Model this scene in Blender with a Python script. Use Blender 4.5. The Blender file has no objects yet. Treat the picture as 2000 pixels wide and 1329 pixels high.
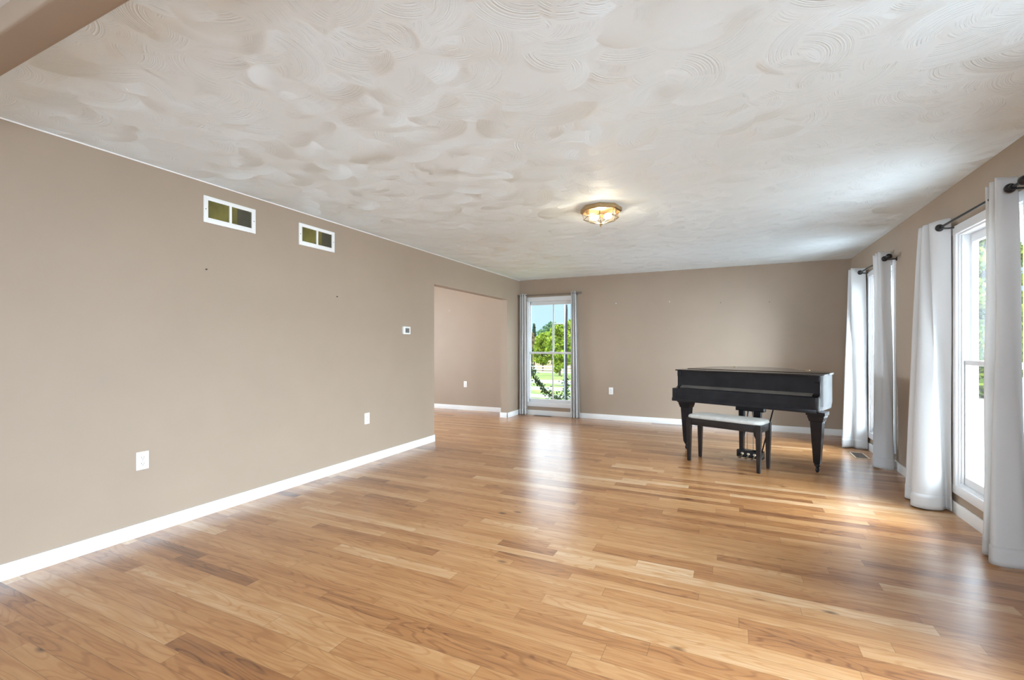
import bpy, bmesh, math, random
import numpy as np
from mathutils import Vector, Matrix
random.seed(7)
scn = bpy.context.scene
C = scn.collection
PI = math.pi

# ------------------------------------------------------------------ camera, world, lights, exposure
XL, XR, YF, ZC, EYE = -3.461, 1.521, 7.67, 2.44, 1.235
cam_d = bpy.data.cameras.new('camera')
cam_d.sensor_width = 36.0
cam_d.lens = 895.996 / 2000 * 36.0
cam_d.shift_y = 12.567 / 2000
cam_d.clip_start = 0.02
cam = bpy.data.objects.new('camera', cam_d)
cam.location = (0, 0, EYE)
cam.rotation_euler = (PI / 2, 0, math.radians(25.2745))
C.objects.link(cam)
scn.camera = cam

vs = scn.view_settings
vs.view_transform = 'Standard'
vs.look = 'None'
vs.gamma = 1.0
vs.use_curve_mapping = False
vs.exposure = 0.5
scn.cycles.use_denoising = True
scn.cycles.max_bounces = 10
scn.cycles.diffuse_bounces = 6
scn.cycles.transparent_max_bounces = 16
scn.cycles.sample_clamp_indirect = 6.0

world = bpy.data.worlds.new('sky')
scn.world = world
world.use_nodes = True
wn = world.node_tree
for n in list(wn.nodes):
    wn.nodes.remove(n)
w_out = wn.nodes.new('ShaderNodeOutputWorld')
w_bg = wn.nodes.new('ShaderNodeBackground')
w_geo = wn.nodes.new('ShaderNodeTexCoord')
w_sep = wn.nodes.new('ShaderNodeSeparateXYZ')
w_ramp = wn.nodes.new('ShaderNodeValToRGB')
w_ramp.color_ramp.elements[0].position = 0.09
w_ramp.color_ramp.elements[0].color = (0.49, 0.72, 0.93, 1)
w_ramp.color_ramp.elements[1].position = 0.55
w_ramp.color_ramp.elements[1].color = (0.20, 0.45, 0.95, 1)
wn.links.new(w_geo.outputs['Generated'], w_sep.inputs[0])
wn.links.new(w_sep.outputs['Z'], w_ramp.inputs[0])
wn.links.new(w_ramp.outputs[0], w_bg.inputs[0])
w_ramp.color_ramp.elements[1].color = (0.80, 0.90, 1.0, 1)
w_ramp.color_ramp.elements[1].position = 0.2
# clear blue low in the sky, bright sunlit haze higher up
w_map = wn.nodes.new('ShaderNodeMapRange')
w_map.interpolation_type = 'SMOOTHSTEP'
w_map.inputs['From Min'].default_value = 0.11
w_map.inputs['From Max'].default_value = 0.20
w_map.inputs['To Min'].default_value = 1.0
w_map.inputs['To Max'].default_value = 3.4
wn.links.new(w_sep.outputs['Z'], w_map.inputs['Value'])
wn.links.new(w_map.outputs[0], w_bg.inputs[1])
wn.links.new(w_bg.outputs[0], w_out.inputs[0])


def sun_light():
    d = bpy.data.lights.new('sun', 'SUN')
    d.energy = 1.7
    d.angle = 0.01
    d.color = (1.0, 0.95, 0.86)
    o = bpy.data.objects.new('sun', d)
    v = Vector((0.55, 0.62, -0.95))
    o.rotation_euler = v.to_track_quat('-Z', 'Y').to_euler()
    C.objects.link(o)


def fill_light(name, loc, direction, sx, sy, energy, color=(0.77, 0.92, 1.09)):
    d = bpy.data.lights.new(name, 'AREA')
    d.shape = 'RECTANGLE'
    d.size, d.size_y = sx, sy
    d.energy = energy
    d.color = color
    d.spread = math.radians(130)
    o = bpy.data.objects.new(name, d)
    o.location = loc
    o.rotation_euler = Vector(direction).to_track_quat('-Z', 'Y').to_euler()
    C.objects.link(o)


WIN_Y = (6.30, 4.005, 1.75)          # right-hand windows, centre Y
sun_light()
fill_light('sky_fill_panel', (6.0, 3.4, 2.7), (-1, 0, -0.22), 9.0, 4.4, 3500)  # added area panel outside the right windows, stands in for strong daylight
fill_light('back_fill', (-1.0, -3.6, 1.5), (0, 1, -0.12), 3.0, 2.0, 100)  # unseen lamp added beyond the back wall opening for fill
fill_light('dining_fill', (-8.1, 5.6, 1.4), (1, 0, -0.1), 1.8, 1.8, 190)  # added lamp outside the next room to brighten its walls


# ------------------------------------------------------------------ materials
def new_mat(name):
    m = bpy.data.materials.new(name)
    m.use_nodes = True
    nt = m.node_tree
    b = nt.nodes['Principled BSDF']
    return m, nt, b


def N(nt, t, **kw):
    n = nt.nodes.new(t)
    for k, v in kw.items():
        setattr(n, k, v)
    return n


def plain(name, col, rough=0.5, metal=0.0, spec=0.5, noise=0.05, scale=12.0, bump=0.0, coat=0.0, bscale=None):
    m, nt, b = new_mat(name)
    tc = N(nt, 'ShaderNodeTexCoord')
    nz = N(nt, 'ShaderNodeTexNoise')
    nz.inputs['Scale'].default_value = scale
    nz.inputs['Detail'].default_value = 4
    nt.links.new(tc.outputs['Object'], nz.inputs['Vector'])
    rp = N(nt, 'ShaderNodeValToRGB')
    lo = [max(0, c * (1 - noise)) for c in col]
    hi = [min(1, c * (1 + noise)) for c in col]
    rp.color_ramp.elements[0].color = (*lo, 1)
    rp.color_ramp.elements[0].position = 0.3
    rp.color_ramp.elements[1].color = (*hi, 1)
    rp.color_ramp.elements[1].position = 0.7
    nt.links.new(nz.outputs['Fac'], rp.inputs[0])
    nt.links.new(rp.outputs[0], b.inputs['Base Color'])
    b.inputs['Roughness'].default_value = rough
    b.inputs['Metallic'].default_value = metal
    b.inputs['Specular IOR Level'].default_value = spec
    b.inputs['Coat Weight'].default_value = coat
    if bump:
        bp = N(nt, 'ShaderNodeBump')
        bp.inputs['Strength'].default_value = bump
        bp.inputs['Distance'].default_value = 0.002
        n2 = N(nt, 'ShaderNodeTexNoise')
        n2.inputs['Scale'].default_value = bscale or 300
        n2.inputs['Detail'].default_value = 3
        nt.links.new(tc.outputs['Object'], n2.inputs['Vector'])
        nt.links.new(n2.outputs['Fac'], bp.inputs['Height'])
        nt.links.new(bp.outputs[0], b.inputs['Normal'])
    return m


M = {}
M['wall'] = plain('taupe_wall_paint', (0.355, 0.274, 0.203), 0.55, noise=0.02, scale=3, bump=0.15, bscale=220, spec=0.35)
M['trim'] = plain('white_trim_paint', (0.82, 0.82, 0.80), 0.35, noise=0.02, scale=5)
M['vinyl'] = plain('white_window_vinyl', (0.74, 0.75, 0.755), 0.3, noise=0.015, scale=5)
M['plate'] = plain('white_plastic', (0.83, 0.82, 0.78), 0.3, noise=0.01)
M['slot'] = plain('dark_slot', (0.06, 0.06, 0.06), 0.6)
M['screen'] = plain('grey_screen', (0.16, 0.16, 0.155), 0.2)
M['piano'] = plain('black_piano_lacquer', (0.012, 0.012, 0.014), 0.20, noise=0.25, scale=6, spec=0.26, bump=0.03, bscale=60)
M['lidtop'] = plain('black_piano_lid_lacquer', (0.014, 0.013, 0.013), 0.14, noise=0.25, scale=6, spec=0.4)
M['lipsheen'] = plain('lip_sheen_lacquer', (0.10, 0.088, 0.075), 0.35, noise=0.3, scale=7)  # lighter lacquer, sheen of the fallboard lip painted into the colour
M['bench'] = plain('black_bench_wood', (0.016, 0.013, 0.012), 0.32, noise=0.3, scale=9, spec=0.28)
M['brass'] = plain('brass', (0.60, 0.54, 0.42), 0.30, metal=1.0, noise=0.08)
M['abrass'] = plain('antique_brass', (0.50, 0.36, 0.20), 0.33, metal=1.0, noise=0.1)
M['lead'] = plain('dark_came', (0.22, 0.19, 0.15), 0.4, metal=0.8)
M['cushion'] = plain('pale_grey_seat_fabric', (0.40, 0.382, 0.345), 0.9, noise=0.10, scale=25, bump=0.5, bscale=900)
M['rod'] = plain('black_rod_metal', (0.018, 0.016, 0.016), 0.38, metal=0.4, noise=0.2)
M['rodgrey'] = plain('brushed_rod_metal', (0.25, 0.22, 0.20), 0.4, metal=0.8, noise=0.1)
M['olive'] = plain('olive_duct_paint', (0.23, 0.19, 0.045), 0.6, noise=0.35, scale=9)
M['louver'] = plain('olive_louver', (0.20, 0.165, 0.045), 0.45, noise=0.1)
M['register'] = plain('tan_register_metal', (0.55, 0.42, 0.28), 0.4, noise=0.05)
M['registerdark'] = plain('bronze_register_metal', (0.12, 0.09, 0.07), 0.45, noise=0.05)
M['screw'] = plain('screw_metal', (0.13, 0.10, 0.08), 0.4, metal=0.6)
M['anchor'] = plain('white_wall_plug', (0.75, 0.73, 0.68), 0.4)
M['fence'] = plain('white_fence_vinyl', (0.55, 0.56, 0.57), 0.5, noise=0.03)
M['bark'] = plain('dark_bark', (0.022, 0.018, 0.02), 0.9, noise=0.4, scale=14)
M['bark2'] = plain('brown_bark', (0.13, 0.09, 0.06), 0.9, noise=0.4, scale=14)
M['tube'] = plain('grey_metal_tube', (0.36, 0.38, 0.42), 0.45, metal=0.2)
M['stucco'] = plain('pale_exterior_siding', (0.7, 0.7, 0.68), 0.8)
M['ground'] = plain('pale_bounce_ground', (0.60, 0.60, 0.59), 0.8, noise=0.06, scale=3)
M['field'] = plain('dry_field_grass', (0.27, 0.21, 0.10), 0.9, noise=0.2, scale=0.6)


def grass_mat():
    m, nt, b = new_mat('lawn_grass')
    tc = N(nt, 'ShaderNodeTexCoord')
    n1 = N(nt, 'ShaderNodeTexNoise')
    n1.inputs['Scale'].default_value = 1.1
    n1.inputs['Detail'].default_value = 8
    nt.links.new(tc.outputs['Object'], n1.inputs['Vector'])
    rp = N(nt, 'ShaderNodeValToRGB')
    e = rp.color_ramp.elements
    e[0].position, e[0].color = 0.33, (0.07, 0.14, 0.018, 1)
    e[1].position, e[1].color = 0.66, (0.24, 0.30, 0.06, 1)
    nt.links.new(n1.outputs['Fac'], rp.inputs[0])
    nt.links.new(rp.outputs[0], b.inputs['Base Color'])
    b.inputs['Roughness'].default_value = 0.9
    return m


M['grass'] = grass_mat()


def leaf_mat(name, a, bcol):
    m, nt, b = new_mat(name)
    at = N(nt, 'ShaderNodeAttribute', attribute_name='tone')
    rp = N(nt, 'ShaderNodeValToRGB')
    rp.color_ramp.elements[0].color = (*a, 1)
    rp.color_ramp.elements[1].color = (*bcol, 1)
    nt.links.new(at.outputs['Fac'], rp.inputs[0])
    nt.links.new(rp.outputs[0], b.inputs['Base Color'])
    b.inputs['Roughness'].default_value = 0.6
    tr = N(nt, 'ShaderNodeBsdfTranslucent')
    nt.links.new(rp.outputs[0], tr.inputs[0])
    mx = N(nt, 'ShaderNodeMixShader')
    mx.inputs[0].default_value = 0.35
    nt.links.new(b.outputs[0], mx.inputs[1])
    nt.links.new(tr.outputs[0], mx.inputs[2])
    nt.links.new(mx.outputs[0], nt.nodes['Material Output'].inputs[0])
    return m


M['leafbright'] = leaf_mat('bright_green_leaves', (0.09, 0.20, 0.015), (0.52, 0.60, 0.06))
M['leafblue'] = leaf_mat('blue_green_leaves', (0.06, 0.16, 0.08), (0.22, 0.36, 0.16))
M['leafdark'] = leaf_mat('dark_conifer_needles', (0.02, 0.06, 0.035), (0.10, 0.19, 0.10))
M['leafbrown'] = leaf_mat('russet_leaves', (0.16, 0.10, 0.05), (0.42, 0.30, 0.16))
M['leafvine'] = leaf_mat('vine_leaves', (0.012, 0.035, 0.012), (0.05, 0.11, 0.02))


def glass_mat(name, tint=(0.97, 0.985, 0.98)):
    m = bpy.data.materials.new(name)
    m.use_nodes = True
    nt = m.node_tree
    nt.nodes.remove(nt.nodes['Principled BSDF'])
    ge = N(nt, 'ShaderNodeNewGeometry')
    dt = N(nt, 'ShaderNodeVectorMath', operation='DOT_PRODUCT')
    nt.links.new(ge.outputs['Normal'], dt.inputs[0])
    nt.links.new(ge.outputs['Incoming'], dt.inputs[1])
    ab = N(nt, 'ShaderNodeMath', operation='ABSOLUTE')
    nt.links.new(dt.outputs['Value'], ab.inputs[0])
    om = N(nt, 'ShaderNodeMath', operation='SUBTRACT')
    om.inputs[0].default_value = 1.0
    nt.links.new(ab.outputs[0], om.inputs[1])
    p5 = N(nt, 'ShaderNodeMath', operation='POWER')
    p5.inputs[1].default_value = 5.0
    nt.links.new(om.outputs[0], p5.inputs[0])
    fr = N(nt, 'ShaderNodeMath', operation='MULTIPLY_ADD')
    fr.inputs[1].default_value = 0.96
    fr.inputs[2].default_value = 0.04
    nt.links.new(p5.outputs[0], fr.inputs[0])
    tr = N(nt, 'ShaderNodeBsdfTransparent')
    tr.inputs[0].default_value = (*tint, 1)
    gl = N(nt, 'ShaderNodeBsdfGlossy')
    gl.inputs['Roughness'].default_value = 0.02
    mx = N(nt, 'ShaderNodeMixShader')
    nt.links.new(fr.outputs[0], mx.inputs[0])
    nt.links.new(tr.outputs[0], mx.inputs[1])
    nt.links.new(gl.outputs[0], mx.inputs[2])
    nt.links.new(mx.outputs[0], nt.nodes['Material Output'].inputs[0])
    return m


M['glass'] = glass_mat('clear_window_glass')
M['lampglass'] = glass_mat('bevelled_lamp_glass', (0.98, 0.95, 0.90))


def emit_mat(name, col, s):
    m = bpy.data.materials.new(name)
    m.use_nodes = True
    nt = m.node_tree
    nt.nodes.remove(nt.nodes['Principled BSDF'])
    e = N(nt, 'ShaderNodeEmission')
    e.inputs[0].default_value = (*col, 1)
    e.inputs[1].default_value = s
    nt.links.new(e.outputs[0], nt.nodes['Material Output'].inputs[0])
    return m


M['bulb'] = emit_mat('lit_bulb', (1.0, 0.82, 0.52), 14)


def fabric_mat():
    m, nt, b = new_mat('white_curtain_fabric')
    tc = N(nt, 'ShaderNodeTexCoord')
    nz = N(nt, 'ShaderNodeTexNoise')
    nz.inputs['Scale'].default_value = 400
    nt.links.new(tc.outputs['Object'], nz.inputs['Vector'])
    rp = N(nt, 'ShaderNodeValToRGB')
    rp.color_ramp.elements[0].color = (0.58, 0.57, 0.555, 1)
    rp.color_ramp.elements[1].color = (0.65, 0.64, 0.625, 1)
    nt.links.new(nz.outputs['Fac'], rp.inputs[0])
    nt.links.new(rp.outputs[0], b.inputs['Base Color'])
    b.inputs['Roughness'].default_value = 0.95
    b.inputs['Specular IOR Level'].default_value = 0.1
    tr = N(nt, 'ShaderNodeBsdfTranslucent')
    tr.inputs[0].default_value = (0.68, 0.665, 0.645, 1)
    mx = N(nt, 'ShaderNodeMixShader')
    mx.inputs[0].default_value = 0.18
    nt.links.new(b.outputs[0], mx.inputs[1])
    nt.links.new(tr.outputs[0], mx.inputs[2])
    nt.links.new(mx.outputs[0], nt.nodes['Material Output'].inputs[0])
    return m


M['curtain'] = fabric_mat()


def ceiling_mat():
    m, nt, b = new_mat('swirled_ceiling_plaster')
    at = N(nt, 'ShaderNodeAttribute', attribute_name='stroke')
    nz = N(nt, 'ShaderNodeTexNoise', noise_dimensions='1D')
    nz.inputs['Scale'].default_value = 130
    nz.inputs['Detail'].default_value = 3
    nt.links.new(at.outputs['Fac'], nz.inputs['W'])
    bp = N(nt, 'ShaderNodeBump')
    ev = N(nt, 'ShaderNodeAttribute', attribute_name='even')
    sm = N(nt, 'ShaderNodeMath', operation='MULTIPLY')
    sm.inputs[1].default_value = 0.8
    nt.links.new(ev.outputs['Fac'], sm.inputs[0])
    nt.links.new(sm.outputs[0], bp.inputs['Strength'])
    bp.inputs['Distance'].default_value = 0.004
    nt.links.new(nz.outputs['Fac'], bp.inputs['Height'])
    tl = N(nt, 'ShaderNodeAttribute', attribute_name='tilt')
    ge = N(nt, 'ShaderNodeNewGeometry')
    ad = N(nt, 'ShaderNodeVectorMath', operation='ADD')
    nm = N(nt, 'ShaderNodeVectorMath', operation='NORMALIZE')
    nt.links.new(ge.outputs['Normal'], ad.inputs[0])
    nt.links.new(tl.outputs['Vector'], ad.inputs[1])
    nt.links.new(ad.outputs[0], nm.inputs[0])
    nt.links.new(nm.outputs[0], bp.inputs['Normal'])
    nt.links.new(bp.outputs[0], b.inputs['Normal'])
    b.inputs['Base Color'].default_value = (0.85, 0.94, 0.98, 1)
    b.inputs['Roughness'].default_value = 0.6
    b.inputs['Specular IOR Level'].default_value = 0.3
    return m


M['ceiling'] = ceiling_mat()
M['flatceiling'] = plain('white_ceiling_paint', (0.80, 0.795, 0.775), 0.7, noise=0.01)


def floor_mat():
    m, nt, b = new_mat('oak_plank_floor')
    uv = N(nt, 'ShaderNodeUVMap', uv_map='plank')
    at = N(nt, 'ShaderNodeAttribute', attribute_name='tone')
    at2 = N(nt, 'ShaderNodeAttribute', attribute_name='seed')
    at3 = N(nt, 'ShaderNodeAttribute', attribute_name='seam')
    # grain coordinates: u along plank, v across, offset per plank
    cm = N(nt, 'ShaderNodeCombineXYZ')
    sp = N(nt, 'ShaderNodeSeparateXYZ')
    nt.links.new(uv.outputs[0], sp.inputs[0])
    mul = N(nt, 'ShaderNodeMath', operation='MULTIPLY')
    mul.inputs[1].default_value = 57.0
    nt.links.new(at2.outputs['Fac'], mul.inputs[0])
    nt.links.new(sp.outputs[0], cm.inputs[0])
    nt.links.new(sp.outputs[1], cm.inputs[1])
    nt.links.new(mul.outputs[0], cm.inputs[2])
    mp = N(nt, 'ShaderNodeMapping')
    mp.inputs['Scale'].default_value = (2.2, 30.0, 1.0)
    nt.links.new(cm.outputs[0], mp.inputs[0])
    fine = N(nt, 'ShaderNodeTexNoise')
    fine.inputs['Scale'].default_value = 1.0
    fine.inputs['Detail'].default_value = 6
    fine.inputs['Roughness'].default_value = 0.6
    nt.links.new(mp.outputs[0], fine.inputs['Vector'])
    # cathedral figure
    mp2 = N(nt, 'ShaderNodeMapping')
    mp2.inputs['Scale'].default_value = (1.6, 11.0, 1.0)
    nt.links.new(cm.outputs[0], mp2.inputs[0])
    big = N(nt, 'ShaderNodeTexNoise')
    big.inputs['Scale'].default_value = 1.0
    big.inputs['Detail'].default_value = 1
    nt.links.new(mp2.outputs[0], big.inputs['Vector'])
    fr = N(nt, 'ShaderNodeMath', operation='MULTIPLY')
    fr.inputs[1].default_value = 75.0
    nt.links.new(big.outputs['Fac'], fr.inputs[0])
    sn = N(nt, 'ShaderNodeMath', operation='SINE')
    nt.links.new(fr.outputs[0], sn.inputs[0])
    pw = N(nt, 'ShaderNodeMapRange')
    pw.inputs['From Min'].default_value = 0.35
    pw.inputs['From Max'].default_value = 1.0
    nt.links.new(sn.outputs[0], pw.inputs['Value'])
    # sum tone
    a1 = N(nt, 'ShaderNodeMath', operation='MULTIPLY_ADD')
    a1.inputs[1].default_value = 0.74
    nt.links.new(fine.outputs['Fac'], a1.inputs[0])
    nt.links.new(at.outputs['Fac'], a1.inputs[2])
    a2 = N(nt, 'ShaderNodeMath', operation='MULTIPLY_ADD')
    a2.inputs[1].default_value = 0.15
    nt.links.new(pw.outputs[0], a2.inputs[0])
    nt.links.new(a1.outputs[0], a2.inputs[2])
    rp = N(nt, 'ShaderNodeValToRGB')
    e = rp.color_ramp.elements
    e[0].position, e[0].color = 0.0, (0.58, 0.40, 0.24, 1)
    e[1].position, e[1].color = 1.0, (0.12, 0.045, 0.016, 1)
    x = e.new(0.35); x.color = (0.44, 0.23, 0.092, 1)
    x = e.new(0.6); x.color = (0.355, 0.158, 0.054, 1)
    x = e.new(0.8); x.color = (0.245, 0.099, 0.033, 1)
    nt.links.new(a2.outputs[0], rp.inputs[0])
    # knots
    mp3 = N(nt, 'ShaderNodeMapping')
    mp3.inputs['Scale'].default_value = (1.6, 3.0, 1.0)
    nt.links.new(cm.outputs[0], mp3.inputs[0])
    vo = N(nt, 'ShaderNodeTexVoronoi')
    vo.inputs['Scale'].default_value = 1.4
    nt.links.new(mp3.outputs[0], vo.inputs['Vector'])
    kr = N(nt, 'ShaderNodeMapRange')
    kr.inputs['From Min'].default_value = 0.02
    kr.inputs['From Max'].default_value = 0.10
    nt.links.new(vo.outputs['Distance'], kr.inputs['Value'])
    mk = N(nt, 'ShaderNodeMix', data_type='RGBA')
    mk.inputs[6].default_value = (0.06, 0.025, 0.012, 1)
    nt.links.new(kr.outputs[0], mk.inputs[0])
    nt.links.new(rp.outputs[0], mk.inputs[7])
    # seams
    ms = N(nt, 'ShaderNodeMix', data_type='RGBA')
    ms.inputs[7].default_value = (0.12, 0.055, 0.02, 1)
    sm = N(nt, 'ShaderNodeMath', operation='MULTIPLY')
    sm.inputs[1].default_value = 0.6
    nt.links.new(at3.outputs['Fac'], sm.inputs[0])
    nt.links.new(sm.outputs[0], ms.inputs[0])
    nt.links.new(mk.outputs[2], ms.inputs[6])
    nt.links.new(ms.outputs[2], b.inputs['Base Color'])
    rr = N(nt, 'ShaderNodeMapRange')
    rr.inputs['To Min'].default_value = 0.24
    rr.inputs['To Max'].default_value = 0.36
    nt.links.new(fine.outputs['Fac'], rr.inputs['Value'])
    nt.links.new(rr.outputs[0], b.inputs['Roughness'])
    b.inputs['Specular IOR Level'].default_value = 0.45
    b.inputs['Coat Weight'].default_value = 0.5
    b.inputs['Coat Roughness'].default_value = 0.26
    bp = N(nt, 'ShaderNodeBump')
    bp.inputs['Strength'].default_value = 0.06
    bp.inputs['Distance'].default_value = 0.001
    nt.links.new(fine.outputs['Fac'], bp.inputs['Height'])
    nt.links.new(bp.outputs[0], b.inputs['Normal'])
    return m


M['floor'] = floor_mat()


# ------------------------------------------------------------------ mesh helpers
class MB:
    def __init__(self):
        self.b = bmesh.new()

    def box(self, x0, x1, y0, y1, z0, z1, bevel=0.0, seg=2):
        t = bmesh.new()
        bmesh.ops.create_cube(t, size=1.0)
        for v in t.verts:
            v.co = Vector((x0 + (v.co.x + .5) * (x1 - x0), y0 + (v.co.y + .5) * (y1 - y0), z0 + (v.co.z + .5) * (z1 - z0)))
        if bevel:
            bmesh.ops.bevel(t, geom=t.edges[:], offset=bevel, segments=seg, affect='EDGES', profile=0.6)
        self.merge(t)
        return self

    def merge(self, t, mat=None):
        me = bpy.data.meshes.new('tmp')
        if mat is not None:
            t.transform(mat)
        t.to_mesh(me)
        t.free()
        self.b.from_mesh(me)
        bpy.data.meshes.remove(me)

    def prism(self, pts, z0, z1, axis='z', bevel=0.0):
        """extrude a polygon; axis = direction of extrusion. pts are 2-D in the other two axes"""
        t = bmesh.new()

        def co(p, h):
            if axis == 'z':
                return (p[0], p[1], h)
            if axis == 'x':
                return (h, p[0], p[1])
            return (p[0], h, p[1])
        a = [t.verts.new(co(p, z0)) for p in pts]
        c = [t.verts.new(co(p, z1)) for p in pts]
        n = len(pts)
        t.faces.new(a)
        t.faces.new(c[::-1])
        for i in range(n):
            t.faces.new((a[i], a[(i + 1) % n], c[(i + 1) % n], c[i]))
        bmesh.ops.recalc_face_normals(t, faces=t.faces[:])
        if bevel:
            bmesh.ops.bevel(t, geom=t.edges[:], offset=bevel, segments=2, affect='EDGES', profile=0.6)
        self.merge(t)
        return self

    def loft(self, rings, cap=True, closed=True):
        t = bmesh.new()
        R = [[t.verts.new(p) for p in r] for r in rings]
        n = len(rings[0])
        for i in range(len(R) - 1):
            for j in range(n if closed else n - 1):
                k = (j + 1) % n
                t.faces.new((R[i][j], R[i][k], R[i + 1][k], R[i + 1][j]))
        if cap:
            t.faces.new(R[0][::-1])
            t.faces.new(R[-1])
        bmesh.ops.recalc_face_normals(t, faces=t.faces[:])
        self.merge(t)
        return self

    def lathe(self, prof, seg=20, origin=(0, 0, 0), mat=None):
        """prof: list of (r, z)"""
        rings = []
        for r, z in prof:
            rings.append([(origin[0] + max(r, 1e-4) * math.cos(2 * PI * k / seg), origin[1] + max(r, 1e-4) * math.sin(2 * PI * k / seg), origin[2] + z) for k in range(seg)])
        if mat is not None:
            rings = [[tuple(mat @ Vector(p)) for p in r] for r in rings]
        return self.loft(rings)

    def tube(self, pts, r, seg=10, r1=None):
        pts = [Vector(p) for p in pts]
        rings = []
        n = len(pts)
        for i, p in enumerate(pts):
            d = (pts[min(i + 1, n - 1)] - pts[max(i - 1, 0)]).normalized()
            up = Vector((0, 0, 1)) if abs(d.z) < 0.9 else Vector((1, 0, 0))
            s = d.cross(up).normalized()
            w = s.cross(d).normalized()
            rr = r if r1 is None else r + (r1 - r) * i / (n - 1)
            rings.append([tuple(p + s * rr * math.cos(2 * PI * k / seg) + w * rr * math.sin(2 * PI * k / seg)) for k in range(seg)])
        return self.loft(rings)

    def sphere(self, c, r, seg=16, scale=(1, 1, 1)):
        t = bmesh.new()
        bmesh.ops.create_uvsphere(t, u_segments=seg, v_segments=max(8, seg // 2), radius=r)
        for v in t.verts:
            v.co = Vector((c[0] + v.co.x * scale[0], c[1] + v.co.y * scale[1], c[2] + v.co.z * scale[2]))
        self.merge(t)
        return self

    def build(self, name, mat, parent=None, smooth=None, solid=0.0):
        me = bpy.data.meshes.new(name)
        self.b.to_mesh(me)
        self.b.free()
        me.materials.append(mat)
        if smooth is not None:
            for p in me.polygons:
                p.use_smooth = True
            me.set_sharp_from_angle(angle=math.radians(smooth))
        o = bpy.data.objects.new(name, me)
        C.objects.link(o)
        if parent is not None:
            o.parent = parent
        if solid:
            md = o.modifiers.new('thickness', 'SOLIDIFY')
            md.thickness = solid
            md.offset = 0
        return o


def tag(o, label=None, cat=None, group=None, kind=None):
    if label: o['label'] = label
    if cat: o['category'] = cat
    if group: o['group'] = group
    if kind: o['kind'] = kind
    return o


def empty(name, loc=(0, 0, 0), rz=0.0):
    o = bpy.data.objects.new(name, None)
    o.empty_display_size = 0.1
    o.location = loc
    o.rotation_euler = (0, 0, rz)
    C.objects.link(o)
    return o


def copy_tree(o, parent=None):
    c = o.copy()
    C.objects.link(c)
    if parent is not None:
        c.parent = parent
    for ch in [x for x in C.objects if x.parent == o]:
        copy_tree(ch, c)
    return c


def struct(o, label=None, cat=None):
    o['kind'] = 'structure'
    if label: o['label'] = label
    if cat: o['category'] = cat
    return o


# ------------------------------------------------------------------ the room shell
WT = 0.12
HEAD = 2.045
OP0, OP1 = 4.961, 7.132            # opening to the dining room
NEAR = -3.2
XD = -7.6                           # dining room far side


def wall_with_holes(a0, a1, z0, z1, holes):
    """rectangles covering [a0,a1]x[z0,z1] minus holes (ha0,ha1,hz0,hz1)"""
    rects = []
    cur = a0
    for h in sorted(holes):
        rects.append((cur, h[0], z0, z1))
        if h[2] > z0: rects.append((h[0], h[1], z0, h[2]))
        if h[3] < z1: rects.append((h[0], h[1], h[3], z1))
        cur = h[1]
    rects.append((cur, a1, z0, z1))
    return rects


w = MB()
for r in wall_with_holes(NEAR, YF, 0, ZC, [(OP0, OP1, 0, HEAD)]):
    w.box(XL - WT, XL, r[0], r[1], r[2], r[3])
struct(w.build('wall_left', M['wall']), 'taupe left wall with a wide opening to the next room', 'wall')

FWC, HW, WZ0, WZ1 = -2.878, 0.430, 0.215, 2.065     # far window centre, opening half width, sill, head
w = MB()
for r in wall_with_holes(XD - .15, XR + 0.16, -0.02, ZC, [(FWC - HW, FWC + HW, WZ0, WZ1)]):
    w.box(r[0], r[1], YF, YF + 0.16, r[2], r[3])
struct(w.build('wall_far', M['wall']), 'taupe far wall behind the piano with one tall window', 'wall')

w = MB()
for r in wall_with_holes(NEAR - .15, YF, -0.02, ZC, [(c - HW, c + HW, WZ0, WZ1) for c in WIN_Y]):
    w.box(XR, XR + 0.11, r[0], r[1], r[2], r[3])
struct(w.build('wall_right', M['wall']), 'taupe right wall with tall curtained windows', 'wall')

w = MB()
for r in wall_with_holes(XL - WT, XR, -0.02, ZC, [(-2.4, 0.4, 0.35, 2.1)]):
    w.box(r[0], r[1], NEAR - .15, NEAR, r[2], r[3])
struct(w.build('wall_back', M['wall']), 'taupe wall behind the camera', 'wall')
w = MB()
for r in wall_with_holes(2.6, YF, -0.02, ZC, [(4.8, 6.4, 0.8, 2.1)]):
    w.box(XD - .15, XD, r[0], r[1], r[2], r[3])
w.box(XD - .15, XL - WT, 2.45, 2.6, -0.02, ZC)
struct(w.build('wall_dining', M['wall']), 'taupe walls of the next room', 'wall')

# ceiling header between the near room and this one
w = MB()
w.box(XL, XR, 0.6975, 0.8175, 2.354, ZC + 0.01, bevel=0.012, seg=3)
struct(w.build('trim_1', M['wall'], smooth=40), 'taupe dropped header across the ceiling at top left', 'beam')


w = MB()
w.box(XL, XL + 0.003, 0.82, YF, ZC - 0.007, ZC + 0.002)
struct(w.build('trim_2', M['flatceiling']), 'thin line of white ceiling paint along the top of the left wall', 'trim')


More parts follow.
